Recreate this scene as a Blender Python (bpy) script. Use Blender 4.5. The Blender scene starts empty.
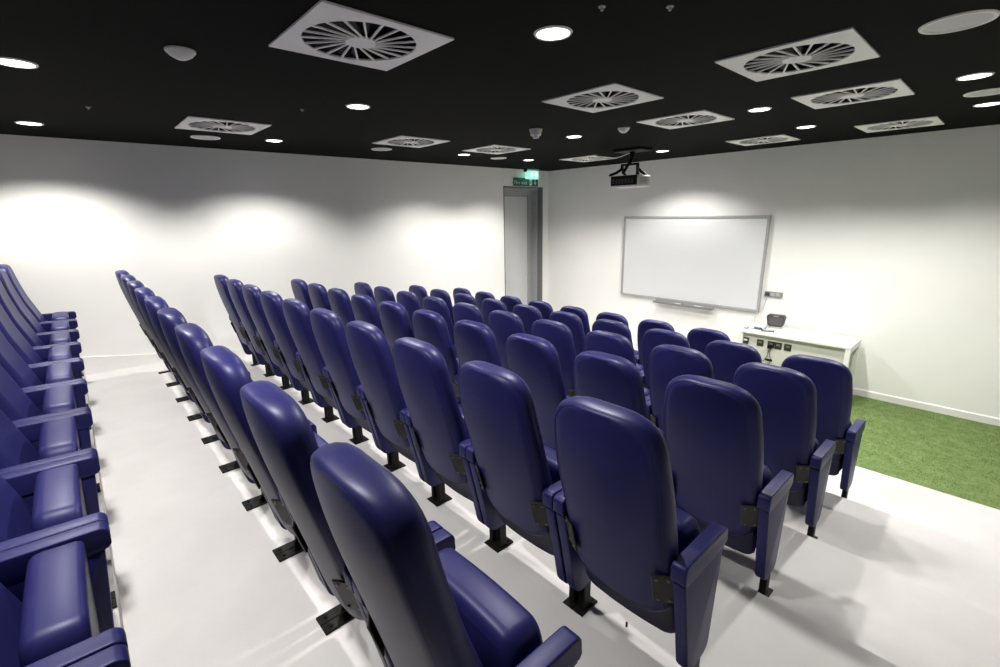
import bpy, bmesh, math, random
from mathutils import Vector, Matrix

rng = random.Random(7)
scene = bpy.context.scene
COL = scene.collection
ZF = 2.30                      # camera height above the turf floor

# ------------------------------------------------------------------ materials
def new_mat(name):
    m = bpy.data.materials.new(name)
    m.use_nodes = True
    nt = m.node_tree
    return m, nt, nt.nodes['Principled BSDF']

def simple(name, col, rough=0.5, metal=0.0, spec=0.5, noise=0.0, nscale=20.0, bump=0.0, bscale=200.0, coat=0.0):
    m, nt, b = new_mat(name)
    b.inputs['Base Color'].default_value = (*col, 1)
    b.inputs['Roughness'].default_value = rough
    b.inputs['Metallic'].default_value = metal
    b.inputs['Specular IOR Level'].default_value = spec
    b.inputs['Coat Weight'].default_value = coat
    tc = nt.nodes.new('ShaderNodeTexCoord')
    if noise > 0:
        n = nt.nodes.new('ShaderNodeTexNoise')
        n.inputs['Scale'].default_value = nscale
        n.inputs['Detail'].default_value = 4
        r = nt.nodes.new('ShaderNodeValToRGB')
        r.color_ramp.elements[0].position = 0.3
        r.color_ramp.elements[1].position = 0.7
        r.color_ramp.elements[0].color = (*[c * (1 - noise) for c in col], 1)
        r.color_ramp.elements[1].color = (*[min(1, c * (1 + noise)) for c in col], 1)
        nt.links.new(tc.outputs['Object'], n.inputs['Vector'])
        nt.links.new(n.outputs['Fac'], r.inputs['Fac'])
        nt.links.new(r.outputs['Color'], b.inputs['Base Color'])
    if bump > 0:
        n2 = nt.nodes.new('ShaderNodeTexNoise')
        n2.inputs['Scale'].default_value = bscale
        n2.inputs['Detail'].default_value = 3
        bp = nt.nodes.new('ShaderNodeBump')
        bp.inputs['Strength'].default_value = bump
        bp.inputs['Distance'].default_value = 0.002
        nt.links.new(tc.outputs['Object'], n2.inputs['Vector'])
        nt.links.new(n2.outputs['Fac'], bp.inputs['Height'])
        nt.links.new(bp.outputs['Normal'], b.inputs['Normal'])
    return m

def emit(name, col, strength):
    m, nt, b = new_mat(name)
    b.inputs['Base Color'].default_value = (*col, 1)
    b.inputs['Emission Color'].default_value = (*col, 1)
    b.inputs['Emission Strength'].default_value = strength
    return m

LEATHER = simple('navy_leather', (0.0150, 0.0152, 0.090), 0.43, spec=0.33, noise=0.10, nscale=9, bump=0.05, bscale=420)
SHELL = simple('navy_shell', (0.014, 0.014, 0.046), 0.45, noise=0.1, nscale=8, bump=0.08, bscale=400)
UNDER = simple('grey_board', (0.20, 0.195, 0.19), 0.6, noise=0.08, nscale=14)
BLACK = simple('black_steel', (0.006, 0.006, 0.006), 0.5, spec=0.2, noise=0.2, nscale=30)
BRACKET = simple('bracket_steel', (0.022, 0.021, 0.018), 0.4, metal=0.3, noise=0.2, nscale=40)
SCREW = simple('screw_steel', (0.16, 0.15, 0.13), 0.35, metal=0.8)
WALL = simple('white_wall_paint', (0.88, 0.877, 0.85), 0.65, noise=0.012, nscale=3, bump=0.08, bscale=160)
SKIRT = simple('white_gloss_paint', (0.82, 0.81, 0.79), 0.4, noise=0.01)
DOORG = simple('grey_door_paint', (0.62, 0.63, 0.64), 0.45, noise=0.02, nscale=5)
LEATHER.node_tree.nodes['Principled BSDF'].inputs['Specular Tint'].default_value = (0.78, 0.78, 1.0, 1)
FRAMEG = simple('grey_frame_paint', (0.36, 0.37, 0.375), 0.45, noise=0.02, nscale=5)
JAMBG = simple('dark_grey_lining', (0.17, 0.175, 0.18), 0.5, noise=0.02, nscale=5)
GAP = simple('dark_gap', (0.01, 0.01, 0.01), 0.8)
STEEL = simple('satin_steel', (0.55, 0.55, 0.55), 0.35, metal=0.9)
VENTW = simple('vent_white_enamel', (0.90, 0.885, 0.85), 0.5, noise=0.01)
VENTD = simple('vent_dark', (0.010, 0.010, 0.010), 0.6)
VANE = simple('vent_vane', (0.014, 0.014, 0.013), 0.7)
DISCG = simple('grey_disc', (0.62, 0.62, 0.60), 0.6, noise=0.03, nscale=60)
PLASTIC = simple('white_plastic', (0.78, 0.77, 0.73), 0.45, noise=0.01)
BOARD = simple('whiteboard_enamel', (0.70, 0.71, 0.725), 0.28, noise=0.006, nscale=2)
ALU = simple('grey_aluminium', (0.33, 0.33, 0.32), 0.4, metal=0.5)
BFRAME = simple('board_frame_grey', (0.36, 0.36, 0.355), 0.45, noise=0.02)
TRAY = simple('tray_grey', (0.21, 0.21, 0.21), 0.5, noise=0.03)
DESKW = simple('white_laminate', (0.82, 0.82, 0.80), 0.4, noise=0.01)
PANELW = simple('shaded_white_panel', (0.62, 0.62, 0.56), 0.5, noise=0.02)  # white desk panel, shade and green turf bounce put into its colour
SOCK = simple('dark_bronze_plate', (0.045, 0.045, 0.030), 0.35, metal=0.4, noise=0.1)
SOCKC = simple('socket_insert', (0.16, 0.15, 0.10), 0.4)
DARKP = simple('dark_grey_plastic', (0.055, 0.053, 0.055), 0.5, noise=0.1, nscale=60)
GRILLE = simple('grille_cloth', (0.085, 0.08, 0.082), 0.8, noise=0.3, nscale=220)
SILVER = simple('silver_plastic', (0.45, 0.45, 0.45), 0.4)
PAPER = simple('white_paper', (0.58, 0.64, 0.72), 0.8)
BLUEP = simple('pale_blue_plastic', (0.30, 0.40, 0.52), 0.4)
GREEN = simple('sign_green', (0.005, 0.10, 0.075), 0.4)
SIGNW = simple('sign_white', (0.75, 0.80, 0.78), 0.5)
PROJ = simple('projector_pale', (0.62, 0.62, 0.59), 0.5, noise=0.02)
LIGHTM = emit('downlight_glow', (1.0, 0.985, 0.95), 9.0)
EXITM = emit('exit_glow', (0.40, 0.92, 0.74), 0.85)
EXITW = emit('exit_pictogram_glow', (0.80, 1.0, 0.93), 1.15)

def floor_mat():
    m, nt, b = new_mat('pale_resin_floor')
    b.inputs['Roughness'].default_value = 0.55
    tc = nt.nodes.new('ShaderNodeTexCoord')
    n = nt.nodes.new('ShaderNodeTexNoise'); n.inputs['Scale'].default_value = 3.0; n.inputs['Detail'].default_value = 6; n.inputs['Roughness'].default_value = 0.6
    r = nt.nodes.new('ShaderNodeValToRGB')
    r.color_ramp.elements[0].position = 0.3; r.color_ramp.elements[1].position = 0.7
    r.color_ramp.elements[0].color = (0.57, 0.556, 0.552, 1)
    r.color_ramp.elements[1].color = (0.63, 0.617, 0.612, 1)
    v = nt.nodes.new('ShaderNodeTexNoise'); v.inputs['Scale'].default_value = 260.0
    r2 = nt.nodes.new('ShaderNodeValToRGB'); r2.color_ramp.elements[0].position = 0.27; r2.color_ramp.elements[1].position = 0.34
    r2.color_ramp.elements[0].color = (0.86, 0.85, 0.84, 1); r2.color_ramp.elements[1].color = (1, 1, 1, 1)
    mx = nt.nodes.new('ShaderNodeMix'); mx.data_type = 'RGBA'; mx.blend_type = 'MULTIPLY'; mx.inputs[0].default_value = 1.0
    nt.links.new(tc.outputs['Object'], n.inputs['Vector']); nt.links.new(tc.outputs['Object'], v.inputs['Vector'])
    nt.links.new(n.outputs['Fac'], r.inputs['Fac']); nt.links.new(v.outputs['Fac'], r2.inputs['Fac'])
    nt.links.new(r.outputs['Color'], mx.inputs[6]); nt.links.new(r2.outputs['Color'], mx.inputs[7])
    nt.links.new(mx.outputs[2], b.inputs['Base Color'])
    return m
FLOORM = floor_mat()

def ceil_mat():
    m, nt, b = new_mat('black_ceiling_tile')
    b.inputs['Roughness'].default_value = 0.85
    b.inputs['Specular IOR Level'].default_value = 0.06
    tc = nt.nodes.new('ShaderNodeTexCoord')
    mp = nt.nodes.new('ShaderNodeMapping'); mp.inputs['Location'].default_value = (-0.235, -0.035, 0)
    br = nt.nodes.new('ShaderNodeTexBrick'); br.offset = 0.0
    br.inputs['Scale'].default_value = 1.0; br.inputs['Brick Width'].default_value = 0.6; br.inputs['Row Height'].default_value = 0.6
    br.inputs['Mortar Size'].default_value = 0.0025
    br.inputs['Color1'].default_value = (0.0052, 0.0058, 0.0046, 1); br.inputs['Color2'].default_value = (0.0047, 0.0053, 0.0041, 1)
    br.inputs['Mortar'].default_value = (0.0032, 0.0034, 0.003, 1)
    nt.links.new(tc.outputs['Object'], mp.inputs['Vector']); nt.links.new(mp.outputs['Vector'], br.inputs['Vector'])
    nt.links.new(br.outputs['Color'], b.inputs['Base Color'])
    return m
CEILM = ceil_mat()

def grass_mat(name, a, b_, c_):
    m, nt, b = new_mat(name)
    b.inputs['Roughness'].default_value = 0.75
    b.inputs['Specular IOR Level'].default_value = 0.2
    tc = nt.nodes.new('ShaderNodeTexCoord')
    n = nt.nodes.new('ShaderNodeTexNoise'); n.inputs['Scale'].default_value = 9; n.inputs['Detail'].default_value = 8; n.inputs['Roughness'].default_value = 0.75
    r = nt.nodes.new('ShaderNodeValToRGB')
    r.color_ramp.elements[0].position = 0.32; r.color_ramp.elements[1].position = 0.68
    r.color_ramp.elements[0].color = (*a, 1); r.color_ramp.elements[1].color = (*c_, 1)
    e = r.color_ramp.elements.new(0.5); e.color = (*b_, 1)
    nt.links.new(tc.outputs['Object'], n.inputs['Vector']); nt.links.new(n.outputs['Fac'], r.inputs['Fac'])
    nt.links.new(r.outputs['Color'], b.inputs['Base Color'])
    return m
TURF = grass_mat('turf_green', (0.100, 0.160, 0.045), (0.140, 0.205, 0.068), (0.19, 0.255, 0.100))

# ------------------------------------------------------------------ mesh helpers
def obj(name, bm, mats, parent=None, smooth=35, loc=None):
    me = bpy.data.meshes.new(name)
    bmesh.ops.recalc_face_normals(bm, faces=bm.faces)
    bm.to_mesh(me); bm.free()
    if not isinstance(mats, (list, tuple)): mats = [mats]
    for m in mats: me.materials.append(m)
    if smooth:
        for p in me.polygons: p.use_smooth = True
        me.set_sharp_from_angle(angle=math.radians(smooth))
    o = bpy.data.objects.new(name, me)
    COL.objects.link(o)
    if parent is not None: o.parent = parent
    if loc is not None: o.location = loc
    return o

def thing(name, label, cat, loc=(0, 0, 0), rz=0.0, group=None):
    o = bpy.data.objects.new(name, None)
    o.empty_display_size = 0.1
    COL.objects.link(o)
    o.location = loc; o.rotation_euler = (0, 0, rz)
    o['label'] = label; o['category'] = cat
    if group: o['group'] = group
    return o

def tag(o, label, cat, group=None, kind=None):
    o['label'] = label; o['category'] = cat
    if group: o['group'] = group
    if kind: o['kind'] = kind
    return o

def struct(name, bm, m, parent=None, smooth=35):
    o = obj(name, bm, m, parent, smooth)
    if parent is None: o['kind'] = 'structure'
    return o

def box(bm, x0, x1, y0, y1, z0, z1, bev=0.0, seg=2, mi=0, mat=None):
    r = bmesh.ops.create_cube(bm, size=1.0)
    vs = r['verts']
    for v in vs:
        v.co = Vector(((x0 + x1) / 2 + v.co.x * (x1 - x0), (y0 + y1) / 2 + v.co.y * (y1 - y0), (z0 + z1) / 2 + v.co.z * (z1 - z0)))
    fs = set(f for v in vs for f in v.link_faces)
    for f in fs: f.material_index = mi
    if bev > 0:
        es = list(set(e for v in vs for e in v.link_edges))
        r2 = bmesh.ops.bevel(bm, geom=es, offset=bev, segments=seg, profile=0.5, affect='EDGES', clamp_overlap=True)
        for f in r2['faces']: f.material_index = mi
        vs = list(set(vs) & set(bm.verts)) if False else [v for v in r2['verts']] + [v for v in vs if v.is_valid]
    if mat is not None:
        for v in set(vs): v.co = mat @ v.co
    return vs

def boxbm(*a, **k):
    bm = bmesh.new(); box(bm, *a, **k); return bm

def cyl(bm, p0, p1, r0, r1=None, n=16, caps=True, mi=0):
    p0 = Vector(p0); p1 = Vector(p1)
    if r1 is None: r1 = r0
    d = (p1 - p0); q = d.to_track_quat('Z', 'Y')
    ring0 = []; ring1 = []
    for i in range(n):
        a = 2 * math.pi * i / n
        u = q @ Vector((math.cos(a), math.sin(a), 0))
        ring0.append(bm.verts.new(p0 + u * r0)); ring1.append(bm.verts.new(p1 + u * r1))
    for i in range(n):
        f = bm.faces.new((ring0[i], ring0[(i + 1) % n], ring1[(i + 1) % n], ring1[i])); f.material_index = mi
    if caps:
        f = bm.faces.new(list(reversed(ring0))); f.material_index = mi
        f = bm.faces.new(ring1); f.material_index = mi

def lathe(bm, prof, c=(0, 0, 0), n=32, mi=0):
    """prof: list of (r, z)"""
    rings = []
    for r, z in prof:
        if r < 1e-6:
            rings.append([bm.verts.new((c[0], c[1], c[2] + z))])
        else:
            rings.append([bm.verts.new((c[0] + r * math.cos(2 * math.pi * i / n), c[1] + r * math.sin(2 * math.pi * i / n), c[2] + z)) for i in range(n)])
    for a, b in zip(rings[:-1], rings[1:]):
        for i in range(n):
            j = (i + 1) % n
            if len(a) == 1 and len(b) == 1: continue
            if len(a) == 1: f = bm.faces.new((a[0], b[j], b[i]))
            elif len(b) == 1: f = bm.faces.new((a[i], a[j], b[0]))
            else: f = bm.faces.new((a[i], a[j], b[j], b[i]))
            f.material_index = mi

def tube(bm, pts, r, n=8, mi=0):
    pts = [Vector(p) for p in pts]
    rings = []
    for i, p in enumerate(pts):
        t = (pts[min(i + 1, len(pts) - 1)] - pts[max(i - 1, 0)]).normalized()
        q = t.to_track_quat('Z', 'Y')
        rings.append([bm.verts.new(p + q @ Vector((r * math.cos(2 * math.pi * k / n), r * math.sin(2 * math.pi * k / n), 0))) for k in range(n)])
    for a, b in zip(rings[:-1], rings[1:]):
        for k in range(n):
            f = bm.faces.new((a[k], a[(k + 1) % n], b[(k + 1) % n], b[k])); f.material_index = mi
    bm.faces.new(list(reversed(rings[0]))).material_index = mi
    bm.faces.new(rings[-1]).material_index = mi

def spline(pts, n=8):
    P = [Vector(p) for p in pts]; out = []
    for i in range(len(P) - 1):
        p0 = P[max(i - 1, 0)]; p1 = P[i]; p2 = P[i + 1]; p3 = P[min(i + 2, len(P) - 1)]
        for k in range(n):
            t = k / n
            out.append(0.5 * ((2 * p1) + (-p0 + p2) * t + (2 * p0 - 5 * p1 + 4 * p2 - p3) * t * t + (-p0 + 3 * p1 - 3 * p2 + p3) * t ** 3))
    out.append(P[-1]); return out

def prism(bm, poly, y0, y1, axis='y', bev=0.0, seg=2, mi=0):
    """extrude a polygon; axis y: poly in (x,z); axis x: (y,z); axis z: (x,y)"""
    def P(a, b, t):
        return {'y': (a, t, b), 'x': (t, a, b), 'z': (a, b, t)}[axis]
    A = [bm.verts.new(P(a, b, y0)) for a, b in poly]
    B = [bm.verts.new(P(a, b, y1)) for a, b in poly]
    n = len(poly); fs = []
    fs.append(bm.faces.new(A)); fs.append(bm.faces.new(list(reversed(B))))
    for i in range(n):
        fs.append(bm.faces.new((A[i], B[i], B[(i + 1) % n], A[(i + 1) % n])))
    for f in fs: f.material_index = mi
    if bev > 0:
        es = list(set(list(fs[0].edges) + list(fs[1].edges)))
        r = bmesh.ops.bevel(bm, geom=es, offset=bev, segments=seg, profile=0.5, affect='EDGES', clamp_overlap=True)
        for f in r['faces']: f.material_index = mi

def round_poly(poly, r, n=5):
    out = []
    N = len(poly)
    for i in range(N):
        p = Vector(poly[i]); a = Vector(poly[i - 1]); b = Vector(poly[(i + 1) % N])
        rr = r[i] if isinstance(r, (list, tuple)) else r
        da = (a - p); db = (b - p); la = da.length; lb = db.length
        da.normalize(); db.normalize()
        ang = da.angle(db); d = min(rr / math.tan(ang / 2), la * 0.45, lb * 0.45); rr = d * math.tan(ang / 2)
        bis = (da + db).normalized(); c = p + bis * (rr / math.sin(ang / 2))
        s = p + da * d - c; e = p + db * d - c
        a0 = math.atan2(s.y, s.x); a1 = math.atan2(e.y, e.x)
        dd = (a1 - a0 + math.pi) % (2 * math.pi) - math.pi
        for k in range(n + 1):
            t = a0 + dd * k / n
            out.append((c.x + rr * math.cos(t), c.y + rr * math.sin(t)))
    return out

# ------------------------------------------------------------------ a padded panel (backrest, seat)
def padded(bm, half, place, rings_front, rings_back, M=12, cap=True):
    """half: left outline, list of (half width, v) from bottom to top.
    place(y, v, d) -> world point; rings: (inset, depth) lists from the outer edge inwards."""
    N = len(half)
    per = [(-w, v) for w, v in half]                                    # up the left side
    wt, vt = half[-1]
    per += [(-wt + 2 * wt * k / M, vt) for k in range(1, M)]            # along the top
    per += [(w, v) for w, v in reversed(half)]
    wb, vb = half[0]
    per += [(wb - 2 * wb * k / M, vb) for k in range(1, M)]
    L = len(per)
    nrm = []
    for i in range(L):
        a = Vector(per[i - 1]); b = Vector(per[(i + 1) % L]); t = (b - a).normalized()
        nrm.append(Vector((-t.y, t.x)))                                  # outward for this clockwise order
    def ring(ins, d):
        return [bm.verts.new(place(per[i][0] - nrm[i].x * ins, per[i][1] - nrm[i].y * ins, d)) for i in range(L)]
    def side(rs, first):
        prev = first
        for ins, d in rs:
            cur = ring(ins, d)
            for i in range(L):
                j = (i + 1) % L
                bm.faces.new((prev[i], prev[j], cur[j], cur[i]))
            prev = cur
        ins, d = rs[-1]
        rows = []
        for i in range(N):
            l = prev[i]; r = prev[N + M - 1 + (N - 1 - i)]
            if i == N - 1: row = [prev[N - 1 + k] for k in range(M + 1)]
            elif i == 0: row = [l] + [prev[(2 * N + 2 * M - 2 - k) % L] for k in range(1, M)] + [r]
            else:
                yl = per[i][0] - nrm[i].x * ins; vl = per[i][1] - nrm[i].y * ins
                row = [l] + [bm.verts.new(place(yl + (-2 * yl) * k / M, vl, d)) for k in range(1, M)] + [r]
            rows.append(row)
        for a, b in zip(rows[:-1], rows[1:]):
            for k in range(M):
                bm.faces.new((a[k], a[k + 1], b[k + 1], b[k]))
    first = ring(*rings_front[0])
    side(rings_front[1:], first)
    side(rings_back, first)

# ------------------------------------------------------------------ the chair
# faces +X, origin on the floor between its two feet
PITCH = 0.522
def back_point(s):
    """centre line of the backrest: s = 0 bottom .. 1 top -> (x, z, normal)"""
    pts = BACKLINE
    f = s * (len(pts) - 1); i = max(0, min(int(f), len(pts) - 2)); t = f - i
    p = pts[i].lerp(pts[i + 1], t)
    d = (pts[min(i + 1, len(pts) - 1)] - pts[i])
    d0 = (pts[i] - pts[i - 1]) if i > 0 else d
    d = d0.lerp(d, t * 0.5 + 0.5).normalized()
    return p.x, p.y, (d.y, -d.x)          # normal towards the front (+x)
BACKLINE = [Vector((p.x, p.z)) for p in spline([(-0.080, 0, 0.326), (-0.120, 0, 0.49), (-0.163, 0, 0.66), (-0.203, 0, 0.82), (-0.230, 0, 0.96), (-0.241, 0, 1.083)], 12)]
BH = 0.770

def backrest_bm():
    half = []
    def hw(v):                            # half width without corner rounding
        t = v / BH
        if t < 0.55: return 0.188 + 0.026 * math.sin(t / 0.55 * math.pi / 2)
        return 0.214 - 0.034 * ((t - 0.55) / 0.45) ** 1.6
    rb, rt = 0.13, 0.150
    for k in range(9):
        a = math.pi / 2 * k / 8
        v = 0.8 * rb * (1 - math.cos(a)); half.append((hw(0.1) - rb * (1 - math.sin(a)), v))
    for k in range(1, 14):
        v = 0.8 * rb + (BH - 0.8 * rb - rt) * k / 14
        half.append((hw(v), v))
    for k in range(11):
        a = math.pi / 2 * k / 10
        v = BH - rt + rt * math.sin(a); half.append((hw(BH - rt) - 1.05 * rt * (1 - math.cos(a)) , v))
    T = 0.046
    def place(y, v, d):
        x, z, n = back_point(max(0, min(1, v / BH)))
        bow = 0.55 * y * y
        crown = 0.0
        if d > 0: crown = 0.012 * (1 - min(1, (y / 0.2) ** 2)) + 0.035 * max(0.0, 1 - v / 0.42) * min(1.0, d / 0.04)
        return Vector((x + n[0] * (d + crown) + bow, y, z + n[1] * (d + crown)))
    fr = [(0, 0), (0.004, 0.016), (0.014, 0.031), (0.028, 0.040), (0.044, 0.043)]
    bk = [(0.002, -0.012), (0.006, -0.0225), (0.013, -0.0295), (0.021, -0.0330), (0.0235, -0.0316), (0.026, -0.0338), (0.050, -0.0350)]
    bm = bmesh.new(); padded(bm, half, place, fr, bk)
    return bm

def seat_bm():
    # tipped-up cushion: v runs up the folded seat, d towards the front
    half = []
    W = 0.198; H = 0.385
    for k in range(6):
        a = math.pi / 2 * k / 5; half.append((W - 0.03 * (1 - math.sin(a)), 0.03 * (1 - math.cos(a))))
    for k in range(1, 8): half.append((W, 0.03 + (H - 0.03 - 0.075) * k / 8))
    for k in range(9):
        a = math.pi / 2 * k / 8; half.append((W - 0.05 * (1 - math.cos(a)), H - 0.075 + 0.075 * math.sin(a)))
    lean = math.radians(4)
    def place(y, v, d):
        up = 0.010 * (1 - (y / W) ** 2) * (v / H)
        vv = v + up
        return Vector((0.020 + vv * math.sin(lean) + d * math.cos(lean), y, 0.245 + vv * math.cos(lean) - d * math.sin(lean)))
    fr = [(0, 0.0), (0.0, 0.030), (0.004, 0.041), (0.012, 0.0455), (0.03, 0.046)]
    bk = [(0.0, -0.030), (0.003, -0.044), (0.010, -0.053), (0.022, -0.058), (0.036, -0.060)]
    bm = bmesh.new(); padded(bm, half, place, fr, bk)
    return bm

def seat_pan_bm():
    bm = bmesh.new()
    prism(bm, round_poly([(-0.186, 0.265), (0.186, 0.265), (0.186, 0.604), (-0.186, 0.604)], 0.035), 0, 0.010, axis='x', bev=0.004)
    M_ = Matrix.Translation((0.0655, 0, 0)) @ Matrix.Translation((0, 0, 0.245)) @ Matrix.Rotation(math.radians(4), 4, 'Y') @ Matrix.Translation((-0.02, 0, -0.245))
    for v in bm.verts: v.co = M_ @ v.co
    return bm

def lower_shell_bm():
    # dark moulded shell under the backrest, curving under to the seat hinge
    half = []
    W = 0.192
    for k in range(6):
        a = math.pi / 2 * k / 5; half.append((W - 0.05 * (1 - math.sin(a)), 0.05 * (1 - math.cos(a))))
    for k in range(1, 5): half.append((W, 0.05 + 0.20 * k / 5))
    half.append((W, 0.25))
    def place(y, v, d):
        t = v / 0.25
        return Vector((-0.030 - 0.065 * t + d + 0.4 * y * y, y, 0.208 + v))
    bm = bmesh.new(); padded(bm, half, place, [(0, 0), (0.004, 0.008)], [(0.002, -0.006), (0.008, -0.012)])
    return bm

def side_panel_bm(s):
    bm = bmesh.new()
    y = s * 0.2345
    poly = round_poly([(-0.150, 0.548), (-0.060, 0.135), (0.084, 0.140), (0.124, 0.548)], [0.01, 0.045, 0.045, 0.01], 4)
    prism(bm, poly, y - 0.021, y + 0.021, 'y', bev=0.006, seg=2)
    return bm

def armrest_bm(s):
    bm = bmesh.new()
    y = s * 0.2345
    poly = round_poly([(-0.158, 0.556), (-0.146, 0.546), (0.128, 0.546), (0.140, 0.560), (0.143, 0.612), (-0.165, 0.622)], [0.008, 0.005, 0.010, 0.012, 0.022, 0.022], 4)
    prism(bm, poly, y - 0.0245, y + 0.0245, 'y', bev=0.010, seg=3)
    return bm

def post_bm(s):
    y = s * 0.2345
    bm = boxbm(0.002, 0.048, y - 0.015, y + 0.015, 0.008, 0.20, bev=0.003, seg=1)
    return bm

def foot_bm(s):
    y = s * 0.2345
    bm = boxbm(-0.10, 0.088, min(y - s * 0.024, y + s * 0.0255), max(y - s * 0.024, y + s * 0.0255), 0.0, 0.010, bev=0.002, seg=1)
    for x in (-0.07, 0.07):
        cyl(bm, (x, y, 0.008), (x, y, 0.015), 0.008, n=6)
    return bm

def bracket_bm(s):
    bm = bmesh.new()
    box(bm, -0.004, 0.004, -0.035, 0.035, -0.062, 0.062, bev=0.003, seg=1)
    for yy in (-0.018, 0.018):
        for zz in (-0.046, 0.046):
            cyl(bm, (-0.004, yy, zz), (-0.0075, yy, zz), 0.005, n=8, mi=1)
    M_ = Matrix.Translation((-0.142, s * 0.184, 0.49)) @ Matrix.Rotation(math.radians(15) * -1, 4, 'Y') @ Matrix.Rotation(-s * math.radians(29), 4, 'Z')
    for v in bm.verts: v.co = M_ @ v.co
    return bm

def make_chair():
    t = thing('auditorium_chair', 'x', 'chair')
    obj('backrest', backrest_bm(), LEATHER, t, 50)
    obj('lower_shell', lower_shell_bm(), SHELL, t, 50)
    st = obj('seat', seat_bm(), LEATHER, t, 50)
    p = obj('seat_pan', seat_pan_bm(), UNDER, st, 40)
    p['label'] = 'grey underside board of the tipped-up seat'
    for s in (-1, 1):
        obj('side_panel', side_panel_bm(s), LEATHER, t, 40)
        obj('armrest', armrest_bm(s), LEATHER, t, 50)
        o = obj('post', post_bm(s), BLACK, t); o['label'] = 'black steel post'
        o = obj('foot_plate', foot_bm(s), BLACK, t); o['label'] = 'black floor plate'
        o = obj('hinge_bracket', bracket_bm(s), [BRACKET, SCREW], t); o['label'] = 'dark screwed-on bracket'
    return t

def dup(root):
    r = root.copy(); COL.objects.link(r)
    for ch in list(root.children):
        c = ch.copy(); COL.objects.link(c); c.parent = r
        for g in ch.children:
            d = g.copy(); COL.objects.link(d); d.parent = c
    return r

ORD = ['', 'first', 'second', 'third', 'fourth', 'fifth', 'sixth', 'seventh', 'eighth', 'ninth', 'tenth']
ROWS = [  # X, floor z, Y of the chair at the aisle end, number, name of the row (all in room metres)
    (-0.200, 0.890, 0.790, 10, 'rearmost row'),
    (0.545, 0.775, 0.756, 10, 'sixth row from whiteboard'),
    (1.320, 0.658, 0.738, 10, 'fifth row from whiteboard'),
    (2.085, 0.532, 0.745, 10, 'fourth row from whiteboard'),
    (2.850, 0.410, 0.735, 10, 'third row from whiteboard'),
    (3.640, 0.282, 0.722, 10, 'second row from whiteboard'),
    (4.380, 0.160, 0.690 + 2 * PITCH, 8, 'front row by the whiteboard'),
]
chair0 = make_chair()
used = False
for ri, (X, Z, Y0, n, rname) in enumerate(ROWS):
    for k in range(n):
        if used: c = dup(chair0)
        else: c = chair0; used = True
        c.location = (X, Y0 + PITCH * k, Z)
        if ri == 0:
            pos = n - k
            lab = ('navy leather tip-up chair nearest the far side wall, rearmost row at left' if pos == 1 else
                   'navy leather tip-up chair, %s from the far side wall, rearmost row at left' % ORD[pos])
        elif k == 0:
            lab = 'navy leather tip-up chair at the aisle end, %s' % rname
        elif k == n - 1:
            lab = 'navy leather tip-up chair at the side-wall end, %s' % rname
        else:
            lab = 'navy leather tip-up chair, %s from the aisle end, %s' % (ORD[k + 1], rname)
        c['label'] = lab
        c['group'] = 'rows of navy auditorium chairs'

# ------------------------------------------------------------------ the room
YL = 6.185; XF = 6.96; YR = -2.4; XB = -2.4; HC = ZF + 0.7554
EDGES = [(-0.111, 0.890), (1.205, 0.775), (1.965, 0.658), (2.735, 0.532), (3.52, 0.410), (4.262, 0.282), (4.60, 0.160)]
prof = [(XB, -0.12)]
prof.append((XB, EDGES[0][1]))
for i, (x, z) in enumerate(EDGES):
    prof.append((x, z))
    nz = EDGES[i + 1][1] if i + 1 < len(EDGES) else 0.0
    prof.append((x, nz))
prof.append((XF + 0.12, 0.0)); prof.append((XF + 0.12, -0.12))
bm = bmesh.new(); prism(bm, prof, YR, YL + 0.12, 'y')
struct('floor', bm, FLOORM, smooth=0)

# artificial turf: a thin mat with short blades, one object
bm = bmesh.new()
gx0, gx1, gy0, gy1 = 4.605, XF - 0.016, YR + 0.01, 2.6
box(bm, gx0, gx1, gy0, gy1, 0.0, 0.006)
for i in range(30000):
    u = rng.random()
    x = gx0 + 0.01 + (gx1 - gx0 - 0.02) * rng.random(); y = -1.0 + (gy1 + 1.0 - 0.02) * rng.random()
    a = rng.random() * 6.283; h = 0.004 + 0.005 * rng.random(); w = 0.0035 + 0.002 * rng.random(); l = 0.010 * rng.random()
    dx, dy = math.cos(a), math.sin(a)
    v0 = bm.verts.new((x - dy * w, y + dx * w, 0.005)); v1 = bm.verts.new((x + dy * w, y - dx * w, 0.005))
    v2 = bm.verts.new((x + dx * l, y + dy * l, 0.005 + h))
    bm.faces.new((v0, v1, v2))
me = bpy.data.meshes.new('artificial_grass'); bm.to_mesh(me); bm.free(); me.materials.append(TURF)
o = bpy.data.objects.new('artificial_grass', me); COL.objects.link(o)
tag(o, 'short green artificial grass covering the floor in front of the white wall', 'grass', kind='stuff')


# left wall with the door opening
DX0, DX1, DZT = 5.780, 6.800, ZF + 0.460
bm = bmesh.new()
box(bm, XB - 0.12, DX0, YL, YL + 0.12, -0.12, HC)
box(bm, DX0, DX1, YL, YL + 0.12, DZT, HC)
box(bm, DX1, XF + 0.12, YL, YL + 0.12, -0.12, HC)
struct('wall_left', bm, WALL, smooth=0)
struct('wall_front', boxbm(XF, XF + 0.12, YR - 0.12, YL + 0.12, -0.12, HC), WALL, smooth=0)
struct('wall_right', boxbm(XB - 0.12, XF + 0.12, YR - 0.12, YR, -0.12, HC), WALL, smooth=0)
struct('wall_back', boxbm(XB - 0.12, XB, YR, YL, -0.12, HC), WALL, smooth=0)

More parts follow.
